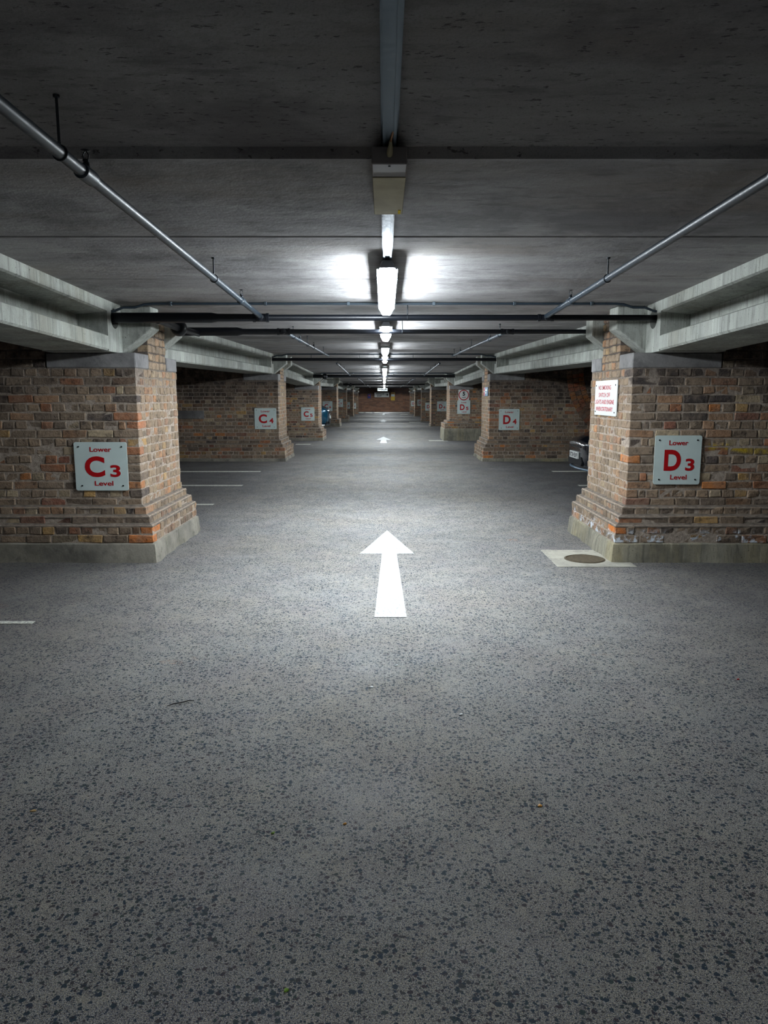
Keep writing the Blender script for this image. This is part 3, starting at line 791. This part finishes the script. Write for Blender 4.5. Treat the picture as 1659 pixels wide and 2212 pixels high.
# ------------------------------------------------------------------ pipes
def sprinkler(x, y, z, r, parent):
    b = MB(); b.tube([(x, y, z + r * .6), (x, y, z + r + .012), (x, y, z + r + .022)], [.013, .013, .009], 12)
    b.tube([(x, y, z + r + .022), (x, y, z + r + .03)], .011, 6)
    for sx in (-1, 1): b.tube([(x + sx * .008, y, z + r + .028), (x + sx * .010, y, z + r + .045), (x + sx * .002, y, z + r + .058)], .0022, 6)
    b.tube([(x, y, z + r + .056), (x, y, z + r + .060), (x, y, z + r + .0605)], [.004, .017, .017], 14)
    b.build('sprinkler_head', M['dkmetal'], parent)
def hanger(x, y, z, r, ztop, axis, parent):
    b = MB(); b.ring((x, y, z), axis, r + .002, .0034, 20, 6)
    b.tube([(x, y, z + r), (x, y, z + r + .012), (x, y, z + r + .014)], [.004, .006, .0035], 8)
    if ztop - .012 > z + r + .016:
        b.tube([(x, y, z + r + .012), (x, y, ztop - .01), (x, y, ztop - .008), (x, y, ztop)], [.0046, .0046, .011, .011], 8)
    b.build('pipe_hanger', M['dkmetal'], parent)
def branch(x, y0, y1, zf_, heads, hangs, label, r=.021):
    n = max(2, int((y1 - y0) / 1.0)); ys_ = [y0 + (y1 - y0) * k / n for k in range(n + 1)]
    t = thing('sprinkler_branch_pipe', label, 'pipe', (x, (y0 + y1) / 2, zf_((y0 + y1) / 2)), 'sprinkler branch pipes along the aisle')
    b = MB(); b.tube([(x, q, zf_(q)) for q in ys_], r, 18); b.build('pipe', M['galv'], t, smooth=True)
    for q in heads:
        b = MB(); b.tube([(x, q - .055, zf_(q - .055)), (x, q - .05, zf_(q)), (x, q + .05, zf_(q)), (x, q + .055, zf_(q))], [r, r * 1.3, r * 1.3, r], 18); b.build('coupling', M['galv'], t, smooth=True)
        sprinkler(x, q, zf_(q), r, t)
    for q in hangs: hanger(x, q, zf_(q), r, ceil(q) + (.035 if q < 3.0 else 0), (0, 1, 0), t)
z1f = lambda y: 2.118 + .028 * (6.5 - y)
z2f = lambda y: 2.11 + zoff(y)
branch(-1.05, -3, 6.5, z1f, (2.77, 5.64), (2.55, 4.74), 'grey sprinkler pipe overhead from the top left edge to the first black pipe')
branch(1.38, -3, 6.5, z1f, (2.72, 5.66), (4.74,), 'grey sprinkler pipe overhead from the right edge to the first black pipe')
branch(-1.04, 7.88, 14.2, z2f, (9.4, 11.2), (8.7, 10.3, 13.0), 'thin sprinkler pipe on the left between the second black pipe and the C 4 pier', .019)
branch(1.28, 7.88, 14.2, z2f, (9.2, 12.7), (8.4, 11.1, 13.8), 'thin sprinkler pipe on the right between the second black pipe and the D 4 pier', .019)
for a, b, n1 in ((17.6, 24.4, 'third'), (31.5, 42.4, 'fourth'), (47, 59.8, 'farthest')):
    for x, sd in ((-1.1, 'left'), (1.3, 'right')):
        branch(x, a, b, z2f, (a + 1.5,), (a + .3, (a + b) / 2), f'{n1} sprinkler branch pipe along the aisle on the {sd} side', .02)
def main_pipe(y, z, segs, tees, hangs, label, mat='black'):
    """segs: list of (x, r) along X"""
    t = thing('sprinkler_main_pipe', label, 'pipe', (0, y, z), 'sprinkler mains crossing the aisle')
    b = MB(); b.tube([(x, y, z) for x, r in segs], [r for x, r in segs], 20); b.build('pipe', M[mat], t, smooth=True)
    for x, r in tees:
        b = MB(); b.tube([(x - .07, y, z), (x - .068, y, z), (x - .045, y, z), (x - .043, y, z), (x + .043, y, z), (x + .045, y, z), (x + .068, y, z), (x + .07, y, z)],
                         [r, r * 1.28, r * 1.28, r * 1.15, r * 1.15, r * 1.28, r * 1.28, r], 20)
        b.tube([(x, y, z), (x, y - .06, z), (x, y - .062, z)], [r * .95, r * .95, r * .8], 16); b.build('tee_fitting', M[mat], t, smooth=True)
    for x in hangs: hanger(x, y, z, segs[-1][1], ceil(y), (1, 0, 0), t)
    return t
main_pipe(6.5, 2.11, [(-2.5, .043), (-1.47, .043), (-1.42, .034), (-1.06, .032), (-1.05, .027), (2.5, .024)], [(-1.05, .03), (1.38, .024)], (.2,),
          'black main pipe nearest the camera, crossing between C 3 and D 3 piers')
main_pipe(7.88, 2.11, [(-2.5, .043), (-1.52, .043), (-1.46, .03), (-1.04, .03), (-.9, .024), (2.5, .022)], [(-1.04, .028), (1.28, .023)], (.19,),
          'black main pipe crossing the aisle just behind the C 3 and D 3 piers')
main_pipe(15.58, ceil(15.58) - .12, [(-2.5, .03), (2.5, .03)], [], (-1.5, -.5, .6, 1.5), 'dark grey main pipe crossing the aisle at the C 4 and D 4 piers')
main_pipe(24.48, ceil(24.48) - .115, [(-2.5, .05), (-.5, .04), (2.5, .04)], [], (-1.3, .3, 1.2), 'black main pipe crossing the aisle at the C 5 and D 5 piers')
main_pipe(42.48, ceil(42.48) - .1, [(-2.5, .05), (-1, .035), (2.5, .035)], [], (-1.2, 1.2), 'black main pipe crossing the aisle at the C 7 and D 7 piers')
main_pipe(59.98, ceil(59.98) - .08, [(-2.5, .035), (2.5, .035)], [], (-1.2, 1.2), 'farthest main pipe crossing at the C 9 and D 9 piers')
def valve(x, y0, y1, yd, z, label, r=.075):
    t = thing('pipe_valve', label, 'valve', (x, yd, z))
    b = MB(); b.tube([(x, y0, z - .0), (x, yd - .04, z - .01)], .03, 16); b.tube([(x, yd + .04, z - .01), (x, y1, z)], .03, 16); b.build('link_pipe', M['black'], t, smooth=True)
    b = MB(); b.tube([(x, yd - .05, z - .01), (x, yd - .045, z - .01), (x, yd - .02, z - .01), (x, yd + .02, z - .01), (x, yd + .045, z - .01), (x, yd + .05, z - .01)], [.05, .06, r, r, .06, .05], 24); b.build('valve_disc', M['black'], t, smooth=True)
valve(-1.93, 6.5, 7.9, 7.15, 2.09, 'round black coupling on the short pipe linking two mains beside the C 3 pier')
valve(-1.88, 23.4, 24.5, 23.9, ceil(24) - .13, 'round black fitting beside the main pipe at the C 5 pier', .085)
valve(-1.86, 41.4, 42.5, 41.9, ceil(42) - .13, 'round black fitting by the main pipe at the far C 7 pier', .09)
def conduit(y, r, label):
    zc_ = ceil(y) - r - .004; zh = ceil(y) - .085
    t = thing('cable_conduit', label, 'pipe', (0, y, zc_), 'thin steel conduits crossing the ceiling')
    pts = [(-2.45, y, zh), (-2.28, y, zh + .01), (-2.2, y, zh + .04), (-2.1, y, zc_ - .03), (-2.02, y, zc_ - .005), (-1.95, y, zc_)]
    pts = pts + [(-x, yy, z_) for x, yy, z_ in pts[::-1]]
    b = MB(); b.tube(pts, r, 12); b.build('pipe', M['galv'], t, smooth=True)
    for x in (-1.8, -1.0, -.3, .42, 1.1, 1.75):
        b = MB(); b.rbox(x - .012, x + .012, y - r - .006, y + r + .006, zc_ - r - .004, zc_ + r + .004, .002); b.build('saddle_clip', M['zinc'], t)
conduit(6.435, .0105, 'thin steel conduit clipped to the ceiling in front of the nearest black pipe')
conduit(15.51, .014, 'thin steel conduit clipped to the ceiling at the C 4 and D 4 piers')
conduit(24.40, .016, 'thin steel conduit clipped to the ceiling at the C 5 and D 5 piers')

# ------------------------------------------------------------------ markings on the floor
def flat(name, mat, pts2, label, cat, group=None, h=.004, hexa=None):
    """pts2: outline on the floor (x, y)"""
    b = MB(); n = len(pts2)
    b.add([(x, y_, zoff(y_) + h) for x, y_ in pts2] + [(x, y_, zoff(y_) - .004) for x, y_ in pts2],
          [tuple(range(n)), tuple(range(n, 2 * n))[::-1]] + [(i, (i + 1) % n, (i + 1) % n + n, i + n) for i in range(n)])
    cx = sum(p[0] for p in pts2) / n; cy = sum(p[1] for p in pts2) / n
    o = b.build(name, mat, loc=(cx, cy, zoff(cy)))
    return tag(o, label, cat, group)
def arrow(px, label):
    pts = [at_floor(u, v) for u, v in px]
    flat('painted_arrow', M['white'], [(p.x, p.y) for p in pts], label, 'arrow', 'white direction arrows on the aisle floor')
arrow([(836, 1146), (895, 1196.5), (857, 1196.5), (878.5, 1334), (809, 1334), (825, 1196.5), (777.5, 1196.5)], 'large white arrow painted on the floor nearest the camera')
arrow([(828.4, 943.6), (845, 950.4), (834, 950.4), (836, 957.6), (821, 957.6), (823, 950.4), (812.3, 950.4)], 'second white floor arrow, level with the C 4 sign area further on')
arrow([(828, 906.4), (836.7, 910), (832, 910), (833, 912.3), (823, 912.3), (824, 910), (818.5, 910)], 'third white floor arrow, small and far along the aisle')
arrow([(826, 896.3), (831.5, 896.3), (830.5, 893.4), (838, 892.9), (843, 892.3), (838, 892), (828, 892.6), (826.5, 894)], 'farthest white turn arrow on the floor before the end wall')
def line(u0, u1, v, wpx, label, sgn=None, ext=0.0):
    a = at_floor(u0, v - wpx / 2); b = at_floor(u1, v + wpx / 2)
    y0, y1 = min(a.y, b.y), max(a.y, b.y)
    if ext: x0, x1 = (a.x if sgn > 0 else b.x), (ext)
    else: x0, x1 = a.x, b.x
    x0, x1 = min(x0, x1), max(x0, x1)
    flat('parking_line', M['line'], [(x0, y0), (x1, y0), (x1, y1), (x0, y1)], label, 'line', 'white parking bay lines')
line(0, 68, 1345.5, 5.5, 'worn white bay line at the left edge in front of the C 3 pier', -1, -6.8)
line(425, 460, 1090, 2.2, 'white bay line nearest behind the C 3 pier, left side', -1, -6.8)
line(412, 522, 1049, 2.2, 'middle white bay line between C 3 and C 4 piers', -1, -6.8)
line(410, 561, 1019, 2.0, 'white bay line nearest the C 4 pier, left side', -1, -6.8)
line(1191, 1260, 1018.5, 2.0, 'white bay line running beneath the dark car on the right', 1, 6.8)
line(1248, 1262, 1049, 2.2, 'short bit of bay line beside the D 3 pier base, right side', 1, 6.8)
line(641, 669, 960, 1.8, 'pale bay line between the C 4 and C 5 piers')
line(925, 968, 952, 2.2, 'pale line on the floor in front of the D 5 pier')
line(883, 909, 912.2, 1.4, 'pale line on the floor in front of the D 7 pier')
line(864, 882, 895.4, 1.2, 'pale line on the floor in front of the D 9 pier')
line(776, 785, 891.2, .9, 'short pale bay line before the end wall, far left'); line(790, 803, 891.2, .9, 'short pale bay line before the end wall, second from left')
line(809, 821, 891.2, .8, 'short pale bay line before the end wall, beneath the exit sign')
# cover slab and iron cover beside D 3
t = thing('drain_cover', 'square pale concrete slab with a round rusty iron cover beside the D 3 pier', 'manhole', (1.82, 6.55, 0))
b = MB(); b.rbox(1.49, 2.17, 6.2, 6.9, -.02, .006, .003); b.build('slab', M['slab'], t)
b = MB(); b.tube([(1.8, 6.5, .0), (1.8, 6.5, .008), (1.8, 6.5, .0085)], [.18, .18, .172], 36)
b.ring((1.8, 6.5, .008), (0, 0, 1), .165, .005, 36, 6)
b.build('iron_cover', M['rust'], t)

# litter
def litter(name, u, v, size, mat, label, cat, aspect=.5, rot=0.3):
    p = at_floor(u, v); n = 9; b = MB(); top = []; bot = []
    for k in range(n):
        a = 2 * math.pi * k / n; r = size * (1 + .25 * math.sin(3 * a + u))
        x, y_ = r * math.cos(a), r * math.sin(a) * aspect
        X_, Y_ = p.x + x * math.cos(rot) - y_ * math.sin(rot), p.y + x * math.sin(rot) + y_ * math.cos(rot)
        top.append((X_, Y_, .0035 + .001 * math.sin(a * 2))); bot.append((X_, Y_, -.001))
    b.add(top + bot + [(p.x, p.y, .0045)], [(i, (i + 1) % n, 2 * n) for i in range(n)] + [(i, i + n, (i + 1) % n + n, (i + 1) % n) for i in range(n)] + [tuple(range(n, 2 * n))[::-1]])
    tag(b.build(name, M[mat], loc=(p.x, p.y, 0)), label, cat)
litter('fallen_leaf', 1166, 1741, .008, 'amber', 'tiny bright amber leaf scrap on the floor at lower right', 'leaf', .8)
litter('fallen_leaf', 745, 1780, .006, 'amber', 'tiny amber speck of leaf left of the middle on the foreground floor', 'leaf')
litter('fallen_leaf', 618, 2140, .006, 'green', 'tiny green leaf tip near the bottom edge', 'leaf', .8)
litter('fallen_leaf', 590, 1800, .006, 'green', 'tiny olive leaf scrap on the foreground floor left of centre', 'leaf')
litter('cardboard_scrap', 72, 1752, .010, 'tan', 'tiny tan scrap of card at the lower left', 'scrap', .5, .1)
litter('paper_scrap', 802, 1485, .011, 'chip', 'small white chip on the floor below the big arrow', 'scrap', .5)
litter('paper_scrap', 855, 1438, .012, 'chip', 'small white chip nearest below the big arrow', 'scrap', .4)
litter('paper_scrap', 996, 1544, .010, 'chip', 'small white chip on the floor right of centre', 'scrap', .5)
litter('red_scrap', 1594, 1468, .008, 'red', 'tiny red scrap on the floor near the right edge', 'scrap', .5)
b = MB(); tw = [at_floor(u, v) for u, v in ((361, 1528), (375, 1524), (392, 1520), (408, 1517), (420, 1516))]
b.tube([(p.x, p.y, .006 + .003 * (k % 2)) for k, p in enumerate(tw)], [.0015, .003, .003, .0028, .0018], 8)
tag(b.build('fallen_twig', M['twig'], loc=tuple(tw[2]), smooth=True), 'thin dark curved twig lying on the floor at left', 'twig')

# arch ring let into the D 4 wall
b = MB(); cx, cz, yf = 5.35, 1.98, ROWS[4]
for r0 in (1.22, 1.34, 1.46):
    n = int(math.radians(115) * r0 / .085)
    for k in range(n):
        a0 = math.radians(150 + 115 * k / n); a1 = math.radians(150 + 115 * (k + .86) / n)
        pts = [(cx + r * math.cos(a), cz + r * math.sin(a)) for r, a in ((r0, a0), (r0 + .108, a0), (r0 + .108, a1), (r0, a1))]
        if min(p[1] for p in pts) < .55 or min(p[0] for p in pts) < 3.6: continue
        c = random.choice((srgb(168, 104, 50), srgb(128, 92, 70), srgb(96, 76, 68), srgb(150, 84, 54))); b.col = c
        b.prism(pts, lambda p, q, y_: (p, y_, q), yf - .012, yf + .05)
tag(b.build('arch_ring', M['brick'], loc=(cx, yf, 1.0)), 'curved ring of orange bricks let into the wall behind the dark car', 'arch')
# grey stone let into the C 4 wall
b = MB(); a = at_y(400, 905, ROWS[4]); c = at_y(441, 887, ROWS[4])
b.rbox(a.x - .5, c.x, ROWS[4] - .012, ROWS[4] + .1, a.z, c.z, .01); tag(b.build('stone_block', M['pad'], loc=(a.x, ROWS[4], a.z)), 'grey stone block set into the brick wall left of the C 4 sign', 'stone')

# ------------------------------------------------------------------ cars
def car(name, label, cx, cy, yaw, sc, paint, lip, plate_txt, hgt=1.0):
    """local frame: x forward (nose at 0), y to the left, z up"""
    t = thing(name, label, 'car', (cx, cy, zoff(cy)))
    ca, sa = math.cos(yaw), math.sin(yaw); Z0 = zoff(cy)
    T = lambda x, y_, z_: (cx + (x * ca - y_ * sa) * sc, cy + (x * sa + y_ * ca) * sc, Z0 + z_ * sc * (hgt if z_ > .3 else 1))
    st = [(0.0, .50, .30, .50, .60, .62), (-.05, .66, .24, .48, .66, .68), (-.16, .78, .2, .5, .70, .74), (-.4, .86, .19, .56, .76, .82), (-.8, .89, .19, .6, .82, .90),
          (-1.2, .90, .2, .62, .86, .96), (-2.0, .90, .2, .62, .90, .97), (-2.9, .90, .2, .62, .93, .98), (-3.6, .88, .22, .62, .95, .99), (-4.0, .82, .28, .6, .92, .96), (-4.12, .7, .36, .58, .84, .88)]
    prof = []
    for x, w_, zb, zm, zs, zt in st:
        half = [(0, zb), (w_ * .7, zb), (w_ * .93, zb + .05), (w_, zm - .08), (w_ * .99, zm + .06), (w_ * .94, zs), (w_ * .72, zt - .02), (w_ * .3, zt), (0, zt + .005)]
        full = half + [(-a_, b_) for a_, b_ in half[-2:0:-1]]
        prof.append([T(x, a_, b_) for a_, b_ in full])
    b = MB(); n = len(prof[0]); vs = [p for r in prof for p in r]
    b.add(vs, [(i * n + k, i * n + (k + 1) % n, (i + 1) * n + (k + 1) % n, (i + 1) * n + k) for i in range(len(prof) - 1) for k in range(n)] + [tuple(range(n)), tuple(range((len(prof) - 1) * n, len(prof) * n))])
    body = b.build('body', paint, t, smooth=True); ss = body.modifiers.new('smooth', 'SUBSURF'); ss.levels = 2; ss.render_levels = 2
    # cabin
    b = MB(); cab = [(-1.0, .70, .93, .94), (-1.55, .68, .93, 1.30), (-1.9, .66, .93, 1.42), (-2.6, .66, .93, 1.46), (-3.3, .64, .93, 1.42), (-3.75, .62, .93, 1.25), (-4.02, .62, .90, .95)]
    rows_ = []
    for x, w_, z0, z1 in cab:
        rows_.append([T(x, a_, b_) for a_, b_ in ((w_ + .12, z0), (w_ + .04, z0 + (z1 - z0) * .55), (w_ - .06, z1 - .02), (0, z1 + .01), (-w_ + .06, z1 - .02), (-w_ - .04, z0 + (z1 - z0) * .55), (-w_ - .12, z0))])
    n = 7
    b.add([p for r in rows_ for p in r], [(i * n + k, i * n + k + 1, (i + 1) * n + k + 1, (i + 1) * n + k) for i in range(len(rows_) - 1) for k in range(n - 1)])
    g = b.build('windows', GLASS, t, smooth=True); ss = g.modifiers.new('smooth', 'SUBSURF'); ss.levels = 1; ss.render_levels = 2
    b = MB(); rf = [(x, w_ - .03, z1 + .012) for x, w_, z0, z1 in cab[2:6]]
    b.add([T(x, q * w_, z_ + (.02 if q == 0 else 0)) for x, w_, z_ in rf for q in (-1, -.5, 0, .5, 1)], [(i * 5 + k, i * 5 + k + 1, (i + 1) * 5 + k + 1, (i + 1) * 5 + k) for i in range(3) for k in range(4)])
    rfo = b.build('roof', paint, t, smooth=True); so = rfo.modifiers.new('thickness', 'SOLIDIFY'); so.thickness = .02
    # wheels
    for x in (-.82, -3.3):
        for sy in (-1, 1):
            b = MB(); P = lambda yy: T(x, sy * yy, .32)
            b.tube([P(.70), P(.71), P(.74), P(.86), P(.895), P(.90)], [.25 * sc, .30 * sc, .32 * sc, .32 * sc, .30 * sc, .24 * sc], 32)
            wo = b.build('wheel', RUBBER, t, smooth=True)
            b = MB(); b.tube([P(.90), P(.905)], .215 * sc, 28)
            for k in range(5):
                a_ = 2 * math.pi * k / 5
                b.tube([T(x, sy * .908, .32), T(x + .2 * math.cos(a_), sy * .908, .32 + .2 * math.sin(a_))], .022 * sc, 6)
            b.build('rim', M['zinc'], wo)
    # front details
    def fpatch(nm, pts, mat, off=.012):
        b = MB(); m_ = len(pts)
        b.add([T(x + off, y_, z_) for x, y_, z_ in pts] + [T(x - .06, y_, z_) for x, y_, z_ in pts], [tuple(range(m_)), tuple(range(m_, 2 * m_))[::-1]] + [(i, (i + 1) % m_, (i + 1) % m_ + m_, i + m_) for i in range(m_)])
        return b.build(nm, mat, t)
    gx = .0
    gr = fpatch('grille', [(gx, -.40, .27), (gx, .40, .27), (gx - .005, .44, .33), (gx - .005, .38, .41), (gx - .005, -.38, .41), (gx - .005, -.44, .33)], M['hole'], .006)
    fpatch('upper_grille', [(gx - .01, -.30, .56), (gx - .01, .30, .56), (gx - .03, .34, .61), (gx - .03, -.34, .61)], M['hole'], .01)
    for sy in (-1, 1):
        fpatch('headlight', [(-.085, sy * .50, .57), (-.16, sy * .70, .57), (-.22, sy * .76, .63), (-.20, sy * .68, .66), (-.09, sy * .48, .62)], LENS, .03)
        fpatch('intake', [(-.06, sy * .52, .28), (-.12, sy * .66, .28), (-.12, sy * .68, .4), (-.06, sy * .52, .36)], M['hole'], .03)
    b = MB(); lp = [(-.34, -.86), (-.18, -.76), (-.07, -.55), (-.02, -.3), (-.01, 0), (-.02, .3), (-.07, .55), (-.18, .76), (-.34, .86)]
    for (x0, y0), (x1, y1) in zip(lp, lp[1:]):
        b.tube([T(x0, y0, .215), T(x1, y1, .215)], .018 * sc, 8)
    b.build('front_lip', lip, t, smooth=True)
    # number plate facing forward
    o = Vector(T(.022, -.26, .375)); u = (Vector(T(0, 1, 0)) - Vector(T(0, 0, 0))).normalized(); nn = (Vector(T(1, 0, 0)) - Vector(T(0, 0, 0))).normalized()
    pl = Plane(o, u, nn, .52 * sc, .111 * sc)
    b = MB(); pl.plate(b, -.02, .004, .01); po = b.build('number_plate', M['whiteplate'], t)
    if plate_txt:
        b = MB(); pl.text(b, plate_txt, .05, .95, .18, .82, .0055, .03); b.build('plate_lettering', M['ink'], po)
    for sy in (-1, 1):
        b = MB(); p = [T(-1.25, sy * .93, .93), T(-1.3, sy * 1.08, .96)]
        b.tube([p[0], p[1]], .02, 8); c0 = T(-1.3, sy * 1.06, 1.0)
        b.rbox(c0[0] - .07, c0[0] + .07, c0[1] - .09, c0[1] + .09, c0[2] - .06, c0[2] + .06, .03); b.build('door_mirror', paint, t)
    return t
def paint_mat(name, rgb):
    m = NT(name); m.b.inputs['Base Color'].default_value = (*rgb, 1); m.rough(.22); m.b.inputs['Metallic'].default_value = .35
    m.b.inputs['Coat Weight'].default_value = 1.0; m.b.inputs['Coat Roughness'].default_value = .05; return m.mat
GLASS = plain('tinted_car_glass', srgb(18, 22, 26), .05, spec=.8)
RUBBER = plain('tyre_rubber', srgb(20, 20, 22), .8)
LENS = plain('headlight_lens', srgb(120, 130, 140), .08, .6, spec=.9)
car('hatchback_car', 'dark navy car nosing out behind the D 3 pier on the right', 3.185, 12.35, math.pi, 1.0, paint_mat('navy_car_paint', srgb(14, 22, 34)), plain('steel_blue_trim', srgb(70, 96, 116), .3), 'KT24 EXP')
car('hatchback_car', 'teal blue car nosing out between the C 5 and C 6 piers on the left', -2.26, 31.2, 0, 1.02, paint_mat('teal_car_paint', srgb(20, 78, 104)), plain('chrome_trim', srgb(200, 205, 210), .15, 1.0), None, 1.25)
